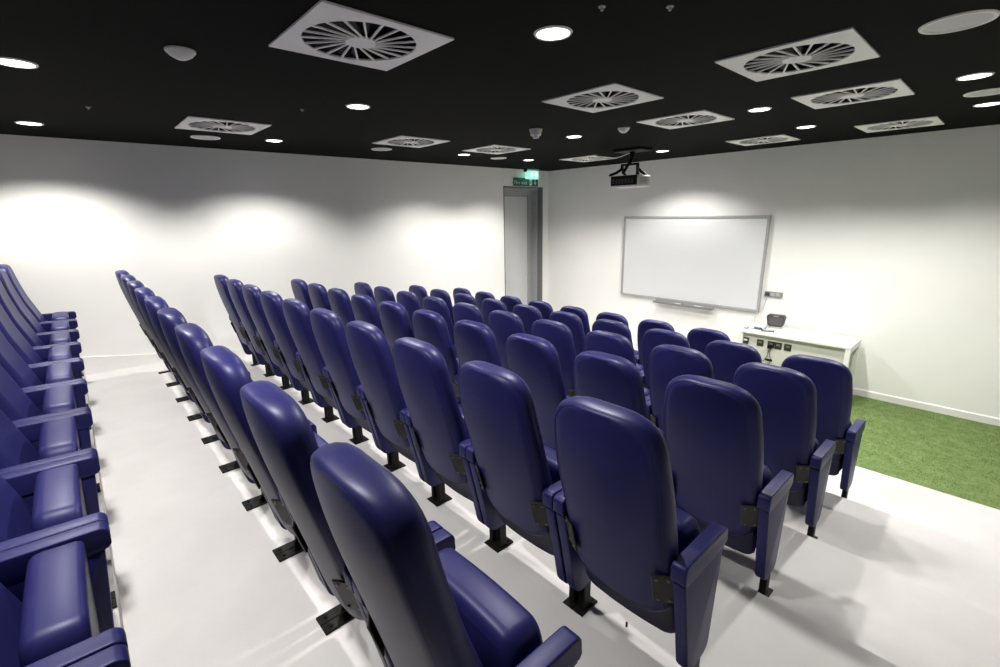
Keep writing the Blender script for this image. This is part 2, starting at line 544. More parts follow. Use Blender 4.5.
# skirting
bm = bmesh.new()
poly = [(XB, 0.5), (DX0 - 0.02, -0.05), (DX0 - 0.02, 0.09), (5.6, 0.09), (5.4, 0.115), (0.445, ZF - 1.421), (-0.079, ZF - 1.336), (XB, ZF - 0.96)]
prism(bm, poly, YL - 0.014, YL, 'y', bev=0.004, seg=1)
struct('baseboard_left', bm, SKIRT, smooth=0)
bm = bmesh.new()
prism(bm, [(XF, -0.01), (XF - 0.014, -0.01), (XF - 0.014, 0.080), (XF - 0.006, 0.090), (XF, 0.090)], YR, YL, 'y')
struct('baseboard_front', bm, SKIRT, smooth=0)

# door in its deep reveal
d = bpy.data.objects.new('door_1', None); COL.objects.link(d); d['kind'] = 'structure'
DEP = 0.24
bm = bmesh.new()
box(bm, DX1 - 0.02, DX1, YL - 0.004, YL + DEP, 0.0, DZT)
box(bm, DX0, DX0 + 0.02, YL - 0.004, YL + DEP, 0.0, DZT)
box(bm, DX0, DX1, YL - 0.004, YL + DEP, DZT - 0.02, DZT)
obj('door_lining', bm, JAMBG, d, 0)
bm = bmesh.new()
box(bm, DX1 - 0.045, DX1 - 0.02, YL + 0.11, YL + DEP - 0.012, 0.0, DZT - 0.02, bev=0.003, seg=1)
box(bm, DX0 + 0.02, DX1 - 0.045, YL + 0.11, YL + DEP - 0.012, DZT - 0.045, DZT - 0.02, bev=0.003, seg=1)
obj('door_stop', bm, FRAMEG, d, 0)
bm = bmesh.new()
FY = YL + DEP
box(bm, DX1 - 0.150, DX1 - 0.02, FY, FY + 0.06, 0.0, DZT - 0.02, bev=0.004, seg=1)
box(bm, DX0 + 0.02, DX0 + 0.06, FY, FY + 0.06, 0.0, DZT - 0.02, bev=0.004, seg=1)
box(bm, DX0 + 0.06, DX1 - 0.150, FY, FY + 0.06, DZT - 0.15, DZT - 0.02, bev=0.004, seg=1)
box(bm, DX1 - 0.055, DX1 - 0.030, FY - 0.012, FY, 0.0, DZT - 0.06)
obj('door_frame', bm, FRAMEG, d, 0)
bm = bmesh.new()
LX0, LX1, LZ = DX0 + 0.065, DX1 - 0.157, DZT - 0.158
box(bm, LX0, LX1, FY + 0.012, FY + 0.055, 0.006, LZ, bev=0.003, seg=1)
leaf = obj('door_leaf', bm, DOORG, d, 0)
obj('gap_strip', boxbm(DX0 + 0.055, DX1 - 0.148, FY + 0.056, FY + 0.075, 0.0, DZT - 0.146), GAP, d, 0)
bm = bmesh.new()
cyl(bm, (LX0 + 0.07, FY + 0.012, 1.03), (LX0 + 0.07, FY - 0.035, 1.03), 0.010)
cyl(bm, (LX0 + 0.06, FY - 0.035, 1.03), (LX0 + 0.18, FY - 0.035, 1.03), 0.010)
cyl(bm, (LX0 + 0.07, FY + 0.012, 1.03), (LX0 + 0.07, FY + 0.004, 1.03), 0.026, n=20)
cyl(bm, (LX0 + 0.07, FY + 0.012, 0.90), (LX0 + 0.07, FY + 0.004, 0.90), 0.024, n=20)
obj('door_handle', bm, STEEL, leaf)
struct('trim_1', boxbm(DX0 - 0.3, DX1 + 0.14, YL + DEP + 0.08, YL + DEP + 0.1, -0.1, HC), GAP, smooth=0)

def vent_plate_bm():
    bm = bmesh.new()
    S = 0.2975; R = 0.246; n = 96; z0, z1 = -0.008, 0.0
    def sq(a):
        c, s = math.cos(a), math.sin(a); m = max(abs(c), abs(s)); return (S * c / m, S * s / m)
    rings = []
    for z in (z0, z1):
        o_ = [bm.verts.new((*sq(2 * math.pi * i / n + math.pi / 4), z)) for i in range(n)]
        i_ = [bm.verts.new((R * math.cos(2 * math.pi * i / n + math.pi / 4), R * math.sin(2 * math.pi * i / n + math.pi / 4), z)) for i in range(n)]
        rings.append((o_, i_))
    (o0, i0), (o1, i1) = rings
    for k in range(n):
        j = (k + 1) % n
        bm.faces.new((o0[k], o0[j], i0[j], i0[k])); bm.faces.new((o1[k], i1[k], i1[j], o1[j]))
        bm.faces.new((o0[k], o1[k], o1[j], o0[j])); bm.faces.new((i0[k], i0[j], i1[j], i1[k]))
    # swirl ribs, tangent to a small circle, and the hub disc
    lathe(bm, [(0, z0), (0.066, z0), (0.066, z1), (0, z1)], n=36)
    for k in range(20):
        a = 2 * math.pi * k / 20 + 0.1
        off = 0.030
        d_ = Vector((math.cos(a), math.sin(a))); t_ = Vector((-d_.y, d_.x))
        p0 = d_ * 0.055 + t_ * off; p1 = d_ * (R + 0.004) * math.cos(0.06) + t_ * off
        w0, w1 = 0.0035, 0.0050
        poly = [p0 - t_ * w0, p1 - t_ * w1, p1 + t_ * w1, p0 + t_ * w0]
        prism(bm, [(p.x, p.y) for p in poly], z0 + 0.0005, z1 - 0.001, 'z')
    return bm
def vent_vanes_bm():
    bm = bmesh.new()
    for k in range(20):
        a = 2 * math.pi * k / 20 + 0.1
        d_ = Vector((math.cos(a), math.sin(a), 0)); t_ = Vector((-d_.y, d_.x, 0)); off = 0.030
        p0 = d_ * 0.066 + t_ * off; p1 = d_ * 0.236 + t_ * off
        dn0 = t_ * 0.011 + Vector((0, 0, 0.016)); dn1 = t_ * 0.028 + Vector((0, 0, 0.016))
        th = Vector((0, 0, 0.0015))
        q = [p0, p1, p1 + dn1, p0 + dn0]
        A = [bm.verts.new(v) for v in q]; B = [bm.verts.new(v + th) for v in q]
        bm.faces.new(A); bm.faces.new(list(reversed(B)))
        for i in range(4): bm.faces.new((A[i], B[i], B[(i + 1) % 4], A[(i + 1) % 4]))
    return bm
def vent_can_bm():
    bm = bmesh.new()
    lathe(bm, [(0.250, 0.001), (0.250, 0.12), (0.0, 0.12)], n=48)
    lathe(bm, [(0.254, 0.001), (0.254, 0.124), (0.0, 0.124)], n=48)
    return bm
# ceiling with a square opening above each vent
VENTS = [  # near corner as fitted (x, y) and label
    (0.831, 1.828, 'large-looking white square swirl vent nearest the viewer, cut by the top edge'),
    (0.847, 4.374, 'white square swirl vent at far left beside a pale grey disc'),
    (2.680, 0.630, 'white square swirl vent at upper right, largest on the right half of the ceiling'),
    (3.936, 0.637, 'white square swirl vent just beyond the large one at upper right, middle of its line'),
    (5.810, 0.637, 'white square swirl vent at far right, close to the whiteboard wall'),
    (2.594, 4.223, 'white square swirl vent with a grey disc beside it, third from the exit door side'),
    (3.768, 4.166, 'white square swirl vent left of the conical smoke detector, above the side wall'),
    (2.621, 1.803, 'white square swirl vent in the middle of the ceiling, right of the bright central downlight'),
    (3.848, 1.809, 'white square swirl vent right of the projector, halfway to the whiteboard wall'),
    (5.780, 1.838, 'white square swirl vent above the right part of the whiteboard, close to the wall'),
    (5.572, 4.148, 'white square swirl vent left of the projector mount, farthest from the viewer'),
]
holes = [(x + 0.03, x + 0.565, y + 0.03, y + 0.565) for x, y, _ in VENTS]
bm = bmesh.new()
xs = sorted(set([XB - 0.12, XF + 0.12] + [h[0] for h in holes] + [h[1] for h in holes]))
ys = sorted(set([YR - 0.12, YL + 0.45] + [h[2] for h in holes] + [h[3] for h in holes]))
vv = {}
def cv(i, j, z):
    if (i, j, z) not in vv: vv[(i, j, z)] = bm.verts.new((xs[i], ys[j], z))
    return vv[(i, j, z)]
def solid(i, j):
    if i < 0 or j < 0 or i >= len(xs) - 1 or j >= len(ys) - 1: return False
    mx, my = (xs[i] + xs[i + 1]) / 2, (ys[j] + ys[j + 1]) / 2
    return not any(h[0] < mx < h[1] and h[2] < my < h[3] for h in holes)
CT = HC + 0.05
for i in range(len(xs) - 1):
    for j in range(len(ys) - 1):
        if not solid(i, j): continue
        for z in (HC, CT): bm.faces.new([cv(i, j, z), cv(i + 1, j, z), cv(i + 1, j + 1, z), cv(i, j + 1, z)])
        for (a, b, di, dj) in (((i, j), (i + 1, j), 0, -1), ((i + 1, j), (i + 1, j + 1), 1, 0), ((i + 1, j + 1), (i, j + 1), 0, 1), ((i, j + 1), (i, j), -1, 0)):
            if not solid(i + di, j + dj): bm.faces.new([cv(*a, HC), cv(*b, HC), cv(*b, CT), cv(*a, CT)])
struct('ceiling', bm, CEILM, smooth=0)
struct('trim_2', boxbm(XB - 0.12, XF + 0.12, YR - 0.12, YL + 0.45, HC + 0.128, HC + 0.140), GAP, smooth=0)

v0 = None
for x, y, lab in VENTS:
    if v0 is None:
        v0 = thing('ceiling_vent', lab, 'vent')
        VZ = HC - 0.0005
        obj('face_plate', vent_plate_bm(), VENTW, v0, 30)
        obj('vane_ring', vent_vanes_bm(), VANE, v0, 0)
        obj('duct_collar', vent_can_bm(), VENTD, v0, 30)
        v = v0
    else:
        v = dup(v0)
    v['label'] = lab; v['group'] = 'square swirl vents in the black ceiling'
    v.location = (x + 0.2975, y + 0.2975, VZ)

LAMPW = 158.0
def spot(parent, loc, w, name='lamp'):
    l = bpy.data.lights.new('downlight_lamp', 'SPOT'); l.energy = w; l.color = (1.0, 0.972, 0.922)
    l.spot_size = math.radians(135); l.spot_blend = 0.55; l.shadow_soft_size = 0.055
    o = bpy.data.objects.new(name, l); COL.objects.link(o); o.parent = parent; o.location = loc
    return o
def downlight_bms():
    b1 = bmesh.new(); lathe(b1, [(0.069, -0.002), (0.073, -0.006), (0.081, -0.006), (0.085, 0.0), (0.069, 0.0), (0.069, -0.002)], n=36)
    b2 = bmesh.new(); lathe(b2, [(0.0, -0.003), (0.0705, -0.003), (0.0705, -0.0005), (0.0, -0.0005)], n=36)
    return b1, b2
DL = [(-0.026, 3.445, 'round glowing downlight at the far left edge of the picture'),
      (-0.046, 5.40, 'round glowing downlight at far left, close to the side wall'),
      (1.731, 5.238, 'round glowing downlight by the side wall, right of the leftmost vent'),
      (1.701, 3.319, 'round glowing downlight below the big vent, left of the ceiling centre'),
      (1.724, 1.511, 'large bright round downlight at top centre, right of the big vent'),
      (4.045, 5.071, 'small glowing downlight by the side wall, left of the vent before the exit'),
      (4.064, 3.262, 'round glowing downlight between the conical smoke detector and the projector'),
      (5.248, 5.058, 'small glowing downlight just above the lit exit sign'),
      (5.999, 3.332, 'small glowing downlight right of the projector, near the whiteboard wall'),
      (4.208, 1.530, 'round glowing downlight between two vents, right of the ceiling centre'),
      (5.468, 1.545, 'round glowing downlight above right end of whiteboard, beyond its neighbour'),
      (4.253, 0.329, 'glowing downlight at far right edge, above a pale grey disc'),
      (5.489, 0.315, 'glowing downlight at far right edge, below a pale grey disc')]
l0 = None
for x, y, lab in DL:
    if l0 is None:
        l0 = thing('downlight', lab, 'light')
        b1, b2 = downlight_bms()
        obj('trim_ring', b1, VENTW, l0); obj('lamp_lens', b2, LIGHTM, l0)
        spot(l0, (0, 0, -0.02), LAMPW)
        dl = l0
    else: dl = dup(l0)
    dl['label'] = lab; dl['group'] = 'round downlights in the black ceiling'
    dl.location = (x, y, HC)
# unseen fitting added beyond the frame to light the near end of the room
for x, y, lab in [(-0.03, 1.51, 'added round glowing downlight above the rearmost row, out of the picture')]:
    dl = dup(l0); dl['label'] = lab; dl.location = (x, y, HC)

DISCS = [(1.159, 5.398, 0.125, 'pale grey unlit ceiling disc beside the leftmost vent'),
         (2.915, 5.198, 0.120, 'pale grey unlit ceiling disc beside the middle vent by the side wall'),
         (4.698, 5.114, 0.115, 'pale grey unlit ceiling disc nearest the exit door'),
         (2.975, 0.321, 0.128, 'large pale grey unlit ceiling disc at the upper right corner'),
         (4.916, 0.296, 0.125, 'pale grey unlit ceiling disc between two downlights at far right')]
for x, y, r, lab in DISCS:
    t = thing('ceiling_speaker', lab, 'ceiling speaker', (x, y, HC), 0, 'grey discs in the ceiling')
    b = bmesh.new(); lathe(b, [(r * 0.86, -0.003), (r * 0.88, -0.007), (r * 0.97, -0.007), (r, 0.0), (r * 0.86, 0.0), (r * 0.86, -0.003)], n=40)
    obj('rim', b, VENTW, t)
    b = bmesh.new(); lathe(b, [(0, -0.0045), (r * 0.87, -0.003), (r * 0.87, -0.0005), (0, -0.0005)], n=40)
    obj('grille', b, DISCG, t)

def dome(x, y, r, h, lab, name='smoke_detector', cone=False):
    t = thing(name, lab, 'smoke detector', (x, y, HC), 0, 'smoke detectors on the ceiling')
    b = bmesh.new()
    if cone: lathe(b, [(0, -0.002), (r, -0.0), (r, -0.018), (r * 0.92, -0.024), (0, -0.024)], n=32)
    else: lathe(b, [(0, 0), (r, 0.0), (r, -0.008), (r * 0.9, -0.015), (0, -0.015)], n=32)
    obj('base', b, PLASTIC, t)
    b = bmesh.new()
    if cone: lathe(b, [(r * 0.86, -0.022), (r * 0.84, -0.052), (r * 0.72, -0.058), (r * 0.6, -0.060), (r * 0.56, -h * 0.8), (r * 0.45, -h), (0, -h)], n=32)
    else: lathe(b, [(r * 0.9, -0.013), (r * 0.75, -h * 0.62), (r * 0.5, -h * 0.85), (0.3 * r, -h), (0, -h)], n=32)
    obj('sensor_head', b, PLASTIC, t)
dome(0.546, 2.75, 0.062, 0.040, 'white domed smoke detector left of the big vent')
dome(3.42, 3.20, 0.060, 0.080, 'white stepped cone-shaped detector in front of the exit corner', cone=True)
dome(4.05, 2.66, 0.055, 0.045, 'small white domed detector above the projector')
for x, y, lab in [(0.276, 4.439, 'tiny pale ceiling fitting at far left between two downlights'),
                  (1.431, 3.656, 'tiny pale ceiling fitting left of the downlight below the big vent'),
                  (1.665, 1.214, 'tiny pale ceiling fitting above the bright central downlight'),
                  (1.867, 1.045, 'tiny pale ceiling fitting at top, right of the central downlight')]:
    b = bmesh.new(); lathe(b, [(0, 0.004), (0.014, 0.004), (0.014, -0.003), (0.007, -0.005), (0.006, -0.014), (0, -0.014)], n=16)
    o = obj('sprinkler_head', b, SILVER, None, 40, (x, y, HC))
    tag(o, lab, 'sprinkler', 'tiny fittings in the ceiling')

# ------------------------------------------------------------------ text helper
def text_bm(body, size, M_, depth=0.001):
    cu = bpy.data.curves.new('txt', 'FONT'); cu.body = body; cu.size = size; cu.extrude = depth; cu.resolution_u = 3
    to = bpy.data.objects.new('txt', cu); COL.objects.link(to)
    bpy.context.view_layer.update()
    dg = bpy.context.evaluated_depsgraph_get()
    me = bpy.data.meshes.new_from_object(to.evaluated_get(dg))
    bm = bmesh.new(); bm.from_mesh(me)
    bpy.data.objects.remove(to); bpy.data.meshes.remove(me); bpy.data.curves.remove(cu)
    for v in bm.verts: v.co = M_ @ v.co
    return bm
def limb(bm, a, b, w, z0, z1):
    a = Vector(a); b = Vector(b); d_ = (b - a).normalized(); t_ = Vector((-d_.y, d_.x)) * w / 2
    prism(bm, [tuple(a - t_), tuple(b - t_), tuple(b + t_), tuple(a + t_)], z0, z1, 'z')
def running_man(bm, cx, cy, h, z0, z1):
    s = h
    pts = [(cx + 0.10 * s + 0.085 * s * math.cos(k * math.pi / 6), cy + 0.40 * s + 0.085 * s * math.sin(k * math.pi / 6)) for k in range(12)]
    prism(bm, pts, z0, z1, 'z')
    P = lambda x, y: (cx + x * s, cy + y * s)
    limb(bm, P(0.05, 0.28), P(-0.05, -0.05), 0.16 * s, z0, z1)
    limb(bm, P(-0.04, -0.02), P(0.13, -0.18), 0.10 * s, z0, z1); limb(bm, P(0.13, -0.16), P(0.08, -0.45), 0.09 * s, z0, z1)
    limb(bm, P(-0.06, -0.02), P(-0.14, -0.24), 0.10 * s, z0, z1); limb(bm, P(-0.12, -0.22), P(-0.36, -0.26), 0.09 * s, z0, z1)
    limb(bm, P(0.08, 0.26), P(0.22, 0.06), 0.075 * s, z0, z1); limb(bm, P(0.21, 0.07), P(0.34, 0.14), 0.07 * s, z0, z1)
    limb(bm, P(0.02, 0.27), P(-0.20, 0.22), 0.075 * s, z0, z1); limb(bm, P(-0.19, 0.23), P(-0.28, 0.04), 0.07 * s, z0, z1)

# wall sign "Fire exit" above the door. Local x along the wall, y up, z out of the wall
SM = Matrix(((1, 0, 0, 6.02), (0, 0, -1, YL), (0, 1, 0, ZF + 0.470), (0, 0, 0, 1)))
SM = SM @ Matrix.Translation((0, 0, 0.0))
sg = thing('exit_sign', 'green Fire exit sign on the wall above the grey door', 'sign', (6.34, YL, ZF + 0.470))
inv = Matrix.Translation((-6.34, -YL, -(ZF + 0.470)))
def put(name, b, m, parent, M_, smooth=0):
    for v in b.verts: v.co = M_ @ v.co
    return obj(name, b, m, parent, smooth)
b = bmesh.new(); box(b, 0, 0.64, 0, 0.140, 0.0005, 0.008, bev=0.002, seg=1)
put('sign_panel', b, GREEN, sg, inv @ SM)
b = text_bm('Fire exit', 0.098, Matrix.Translation((0.022, 0.028, 0.0085)))
put('lettering', b, SIGNW, sg, inv @ SM)
b = bmesh.new()
box(b, 0.415, 0.480, 0.014, 0.126, 0.008, 0.0095)
put('pictogram', b, SIGNW, sg, inv @ SM)
b = bmesh.new(); running_man(b, 0.447, 0.072, 0.085, 0.0096, 0.0105)
put('running_figure', b, GREEN, sg, inv @ SM)
b = bmesh.new()
limb(b, (0.565, 0.118), (0.565, 0.045), 0.020, 0.008, 0.0095)
prism(b, [(0.527, 0.068), (0.565, 0.020), (0.603, 0.068)], 0.008, 0.0095, 'z')
put('arrow', b, SIGNW, sg, inv @ SM)

# lit exit box hanging from the ceiling in front of it
EX0, EX1, EY0, EY1, EZ0, EZ1 = 6.262, 6.545, 6.05, 6.12, ZF + 0.588, ZF + 0.728
eb = thing('exit_light', 'glowing green and white exit light box hanging over the grey door', 'exit light', ((EX0 + EX1) / 2, (EY0 + EY1) / 2, EZ0))
E = Matrix.Translation((-(EX0 + EX1) / 2, -(EY0 + EY1) / 2, -EZ0))
put('light_box', boxbm(EX0, EX1, EY0, EY1, EZ0, EZ1, bev=0.006, seg=2), EXITM, eb, E)
put('housing', boxbm(EX0 - 0.004, EX1 + 0.004, EY0 - 0.004, EY1 + 0.004, EZ1, HC + 0.003, bev=0.004, seg=1), DISCG, eb, E)
FM = Matrix(((1, 0, 0, EX0), (0, 0, -1, EY0), (0, 1, 0, EZ0), (0, 0, 0, 1)))
b = bmesh.new(); running_man(b, 0.10, 0.072, 0.105, 0.0005, 0.0025)
prism(b, [(0.165, 0.08), (0.21, 0.125), (0.21, 0.095), (0.255, 0.095), (0.255, 0.065), (0.21, 0.065), (0.21, 0.035)], 0.0005, 0.0025, 'z')
put('pictogram', b, EXITW, eb, E @ FM)
put('bracket', boxbm(EX0 - 0.055, EX0 - 0.005, EY0 + 0.01, EY1 - 0.01, EZ1 - 0.02, HC - 0.001, bev=0.004, seg=1), BLACK, eb, E)

# ------------------------------------------------------------------ whiteboard
WY0, WY1, WZ0, WZ1 = 2.228, 4.460, ZF - 1.405, ZF - 0.092
wb = thing('whiteboard', 'large white interactive whiteboard with grey frame on the front wall', 'whiteboard', (XF, (WY0 + WY1) / 2, WZ0))
W_ = Matrix.Translation((-XF, -(WY0 + WY1) / 2, -WZ0))
put('board', boxbm(XF - 0.030, XF - 0.004, WY0 + 0.02, WY1 - 0.02, WZ0 + 0.02, WZ1 - 0.02), BOARD, wb, W_)
b = bmesh.new(); fw = 0.034
box(b, XF - 0.045, XF - 0.001, WY0, WY0 + fw, WZ0, WZ1, bev=0.006); box(b, XF - 0.045, XF - 0.001, WY1 - fw, WY1, WZ0, WZ1, bev=0.006)
box(b, XF - 0.044, XF - 0.001, WY0 + fw, WY1 - fw, WZ1 - fw, WZ1, bev=0.005); box(b, XF - 0.044, XF - 0.001, WY0 + fw, WY1 - fw, WZ0, WZ0 + fw, bev=0.005)
put('frame', b, BFRAME, wb, W_)
b = bmesh.new()
prism(b, [(XF - 0.130, WZ0 - 0.030), (XF - 0.118, WZ0 - 0.045), (XF - 0.046, WZ0 - 0.045), (XF - 0.046, WZ0 + 0.012), (XF - 0.06, WZ0 - 0.025), (XF - 0.118, WZ0 - 0.030), (XF - 0.122, WZ0 - 0.012), (XF - 0.130, WZ0 - 0.012)], 2.84, 3.79, 'y')
put('pen_tray', b, TRAY, wb, W_)
put('sticker', boxbm(XF - 0.0312, XF - 0.0298, WY1 - 0.13, WY1 - 0.045, WZ1 - 0.075, WZ1 - 0.042), SIGNW, wb, W_)
for y, m, lab in [(3.02, BLUEP, 'blue marker pen lying on the right end of the whiteboard tray'),
                  (3.33, DARKP, 'black marker pen lying mid-way along the whiteboard tray')]:
    t = thing('marker_pen', lab, 'pen', (XF - 0.092, y, WZ0 - 0.019), 0, 'pens on the whiteboard tray')
    b = bmesh.new(); cyl(b, (0, 0.0, 0), (0, 0.10, 0), 0.008, n=12); obj('barrel', b, PLASTIC, t)
    b = bmesh.new(); cyl(b, (0, -0.04, 0), (0, 0.002, 0), 0.009, n=12); obj('cap', b, m, t)

# ------------------------------------------------------------------ outlet strip and its cable
oy0, oy1, oz = 1.968, 2.190, ZF - 1.138
t = thing('wall_outlet', 'grey outlet strip on the wall right of the whiteboard', 'outlet', (XF, (oy0 + oy1) / 2, oz))
O_ = Matrix.Translation((-XF, -(oy0 + oy1) / 2, -oz))
put('back_box', boxbm(XF - 0.022, XF - 0.0005, oy0, oy1, oz - 0.036, oz + 0.036, bev=0.004), ALU, t, O_)
b = bmesh.new()
for y in (oy0 + 0.03, oy0 + 0.095): box(b, XF - 0.026, XF - 0.021, y, y + 0.05, oz - 0.022, oz + 0.022, bev=0.002, seg=1)
put('socket_insert', b, SILVER, t, O_)
put('plug_block', boxbm(XF - 0.045, XF - 0.022, oy1 - 0.062, oy1 - 0.015, oz - 0.024, oz + 0.024, bev=0.005), DARKP, t, O_)
DT = 0.750
b = bmesh.new()
tube(b, spline([(XF - 0.036, oy1 - 0.04, oz - 0.024), (XF - 0.05, oy1 - 0.03, oz - 0.13), (XF - 0.07, 2.19, 0.93), (XF - 0.12, 2.24, 0.83), (6.78, 2.22, DT + 0.03), (6.70, 2.17, DT + 0.006)], 8), 0.005, n=8)
o = obj('power_cable', b, SILVER); tag(o, 'thin grey cable hanging from the wall outlet to the desk', 'cable')

# ------------------------------------------------------------------ desk
KX0, KX1, KY0, KY1 = 6.335, 6.880, 1.030, 2.250
dk = thing('desk', 'white teaching desk with dark socket plates, on the artificial grass', 'desk', ((KX0 + KX1) / 2, (KY0 + KY1) / 2, 0.013))
K_ = Matrix.Translation((-(KX0 + KX1) / 2, -(KY0 + KY1) / 2, -0.013))
put('desktop', boxbm(KX0, KX1, KY0, KY1, DT - 0.028, DT, bev=0.004), DESKW, dk, K_)
put('modesty_panel', boxbm(KX0 + 0.05, KX0 + 0.068, KY0 + 0.055, KY1 - 0.03, 0.22, DT - 0.029, bev=0.002, seg=1), PANELW, dk, K_)
for y0, y1 in ((KY0 + 0.004, KY0 + 0.052), (KY1 - 0.052, KY1 - 0.004)):
    b = bmesh.new()
    pf = [(KX0 + 0.004, DT - 0.028), (KX0 + 0.004, 0.013), (KX0 + 0.034, 0.013), (KX0 + 0.062, DT - 0.075), (KX1 - 0.062, DT - 0.075), (KX1 - 0.034, 0.013), (KX1 - 0.004, 0.013), (KX1 - 0.004, DT - 0.028)]
    prism(b, pf, y0, y1, 'y')
    put('leg_frame', b, DESKW, dk, K_)
for y, w, plugged in ((2.170, .080, 0), (1.990, .080, 0), (1.862, .080, 1), (1.779, .080, 0), (1.672, .080, 0)):
    b = bmesh.new()
    xx = KX0 + 0.05
    zc = DT - 0.140
    box(b, xx - 0.008, xx - 0.0002, y - w / 2, y + w / 2, zc - 0.043, zc + 0.043, bev=0.003, seg=1, mi=0)
    so = put('socket', b, SOCK, dk, K_)
    so['label'] = 'dark square socket plate'
    b = bmesh.new()
    box(b, xx - 0.011, xx - 0.007, y - 0.022, y + 0.022, zc - 0.002, zc + 0.024, bev=0.001, seg=1)
    put('switch', b, SOCKC if y < 2.1 else SIGNW, so, K_)
t = thing('plug', 'black plug with hanging lead in the desk socket plate', 'plug', (KX0 + 0.04, 1.865, DT - 0.160))
b = bmesh.new(); box(b, -0.042, -0.002, -0.026, 0.026, -0.026, 0.026, bev=0.008, seg=2); obj('plug_body', b, BLACK, t)
b = bmesh.new(); tube(b, spline([(-0.03, 0, -0.024), (-0.038, 0.004, -0.08), (-0.03, 0.02, -0.14), (-0.034, 0.055, -0.20), (-0.03, 0.10, -0.235)], 8), 0.004, n=8); obj('lead', b, BLACK, t)
b = bmesh.new(); tube(b, spline([(-0.03, -0.012, -0.024), (-0.038, -0.014, -0.10), (-0.032, -0.03, -0.17), (-0.03, -0.012, -0.25), (-0.03, 0.0, -0.36)], 8), 0.0035, n=8); obj('lead', b, BLACK, t)
b = bmesh.new(); box(b, -0.045, -0.02, -0.05, 0.03, -0.188, -0.160, bev=0.006); obj('inline_switch', b, BLACK, t)

# things on the desk
t = thing('desktop_speaker', 'dark grey rounded speaker with grille standing on the white desk', 'speaker', (6.74, 1.945, DT), math.radians(8))
b = bmesh.new(); box(b, -0.035, 0.05, -0.075, 0.075, 0, 0.028, bev=0.008); obj('stand', b, SILVER, t)
b = bmesh.new()
prism(b, round_poly([(-0.088, 0.028), (0.088, 0.028), (0.112, 0.165), (0.085, 0.182), (-0.085, 0.182), (-0.112, 0.165)], 0.022), -0.04, 0.045, 'x', bev=0.010, seg=3)
obj('body', b, DARKP, t, 40)
b = bmesh.new()
prism(b, round_poly([(-0.070, 0.050), (0.070, 0.050), (0.082, 0.152), (-0.082, 0.152)], 0.015), -0.044, -0.038, 'x', bev=0.003, seg=1)
obj('front_grille', b, GRILLE, t, 40)
b = bmesh.new(); box(b, -0.043, -0.038, -0.03, 0.03, 0.163, 0.171, bev=0.002, seg=1); obj('control_strip', b, SILVER, t)
t = thing('scanner', 'low white box device with dark front slot at left end of desk', 'device', (6.56, 2.085, DT), math.radians(4))
b = bmesh.new(); box(b, -0.07, 0.11, -0.075, 0.085, 0.004, 0.050, bev=0.008); obj('body', b, PAPER, t)
b = bmesh.new(); box(b, -0.076, -0.066, -0.055, 0.040, 0.012, 0.034, bev=0.002, seg=1); obj('front_slot', b, DARKP, t)
b = bmesh.new()
for sx in (-0.05, 0.09):
    for sy in (-0.055, 0.065): cyl(b, (sx, sy, 0), (sx, sy, 0.006), 0.008, n=10)
obj('feet', b, DARKP, t)
t = thing('remote_control', 'flat dark slab lying in front of the low white box on desk', 'remote control', (6.49, 1.955, DT), math.radians(20))
b = bmesh.new(); box(b, -0.03, 0.03, -0.075, 0.075, 0, 0.014, bev=0.004); obj('case', b, DARKP, t)
b = bmesh.new(); box(b, -0.02, 0.02, -0.06, 0.05, 0.0135, 0.016, bev=0.001, seg=1); obj('keypad', b, SILVER, t)
t = thing('tape_dispenser', 'small pale blue object at the left corner of the desk', 'dispenser', (6.46, 2.205, DT))
b = bmesh.new(); box(b, -0.035, 0.035, -0.022, 0.022, 0, 0.03, bev=0.008); obj('body', b, BLUEP, t)
b = bmesh.new(); cyl(b, (0.0, -0.018, 0.030), (0.0, 0.018, 0.030), 0.020, n=20); obj('roll', b, PAPER, t)

# ------------------------------------------------------------------ projector and its mount
px0, px1, py0, py1, pz0, pz1 = 5.25, 5.58, 3.235, 3.612, ZF + 0.288, ZF + 0.430
pj = thing('projector', 'black and pale grey projector hanging from the ceiling before the whiteboard', 'projector', ((px0 + px1) / 2, (py0 + py1) / 2, pz0))
J_ = Matrix.Translation((-(px0 + px1) / 2, -(py0 + py1) / 2, -pz0))
put('body', boxbm(px0 + 0.012, px1, py0, py1, pz0, pz1, bev=0.018, seg=3), PROJ, pj, J_, 40)
put('rear_panel', boxbm(px0, px0 + 0.03, py0 + 0.004, py1 - 0.004, pz0 + 0.022, pz1 - 0.004, bev=0.006), BLACK, pj, J_)
b = bmesh.new()
for k in range(7): box(b, px0 - 0.003, px0 + 0.002, py0 + 0.05 + 0.045 * k, py0 + 0.075 + 0.045 * k, pz0 + 0.045, pz0 + 0.10)
put('connector_row', b, DARKP, pj, J_)
b = bmesh.new()
for k in range(5): box(b, px0 + 0.08, px1 - 0.08, py0 - 0.002, py0 + 0.003, pz0 + 0.04 + 0.016 * k, pz0 + 0.046 + 0.016 * k)
put('vent_grille', b, ALU, pj, J_)
b = bmesh.new(); cyl(b, (px1 - 0.01, py0 + 0.12, pz0 + 0.075), (px1 + 0.03, py0 + 0.12, pz0 + 0.075), 0.045, 0.04, n=24)
put('lens', b, BLACK, pj, J_, 40)

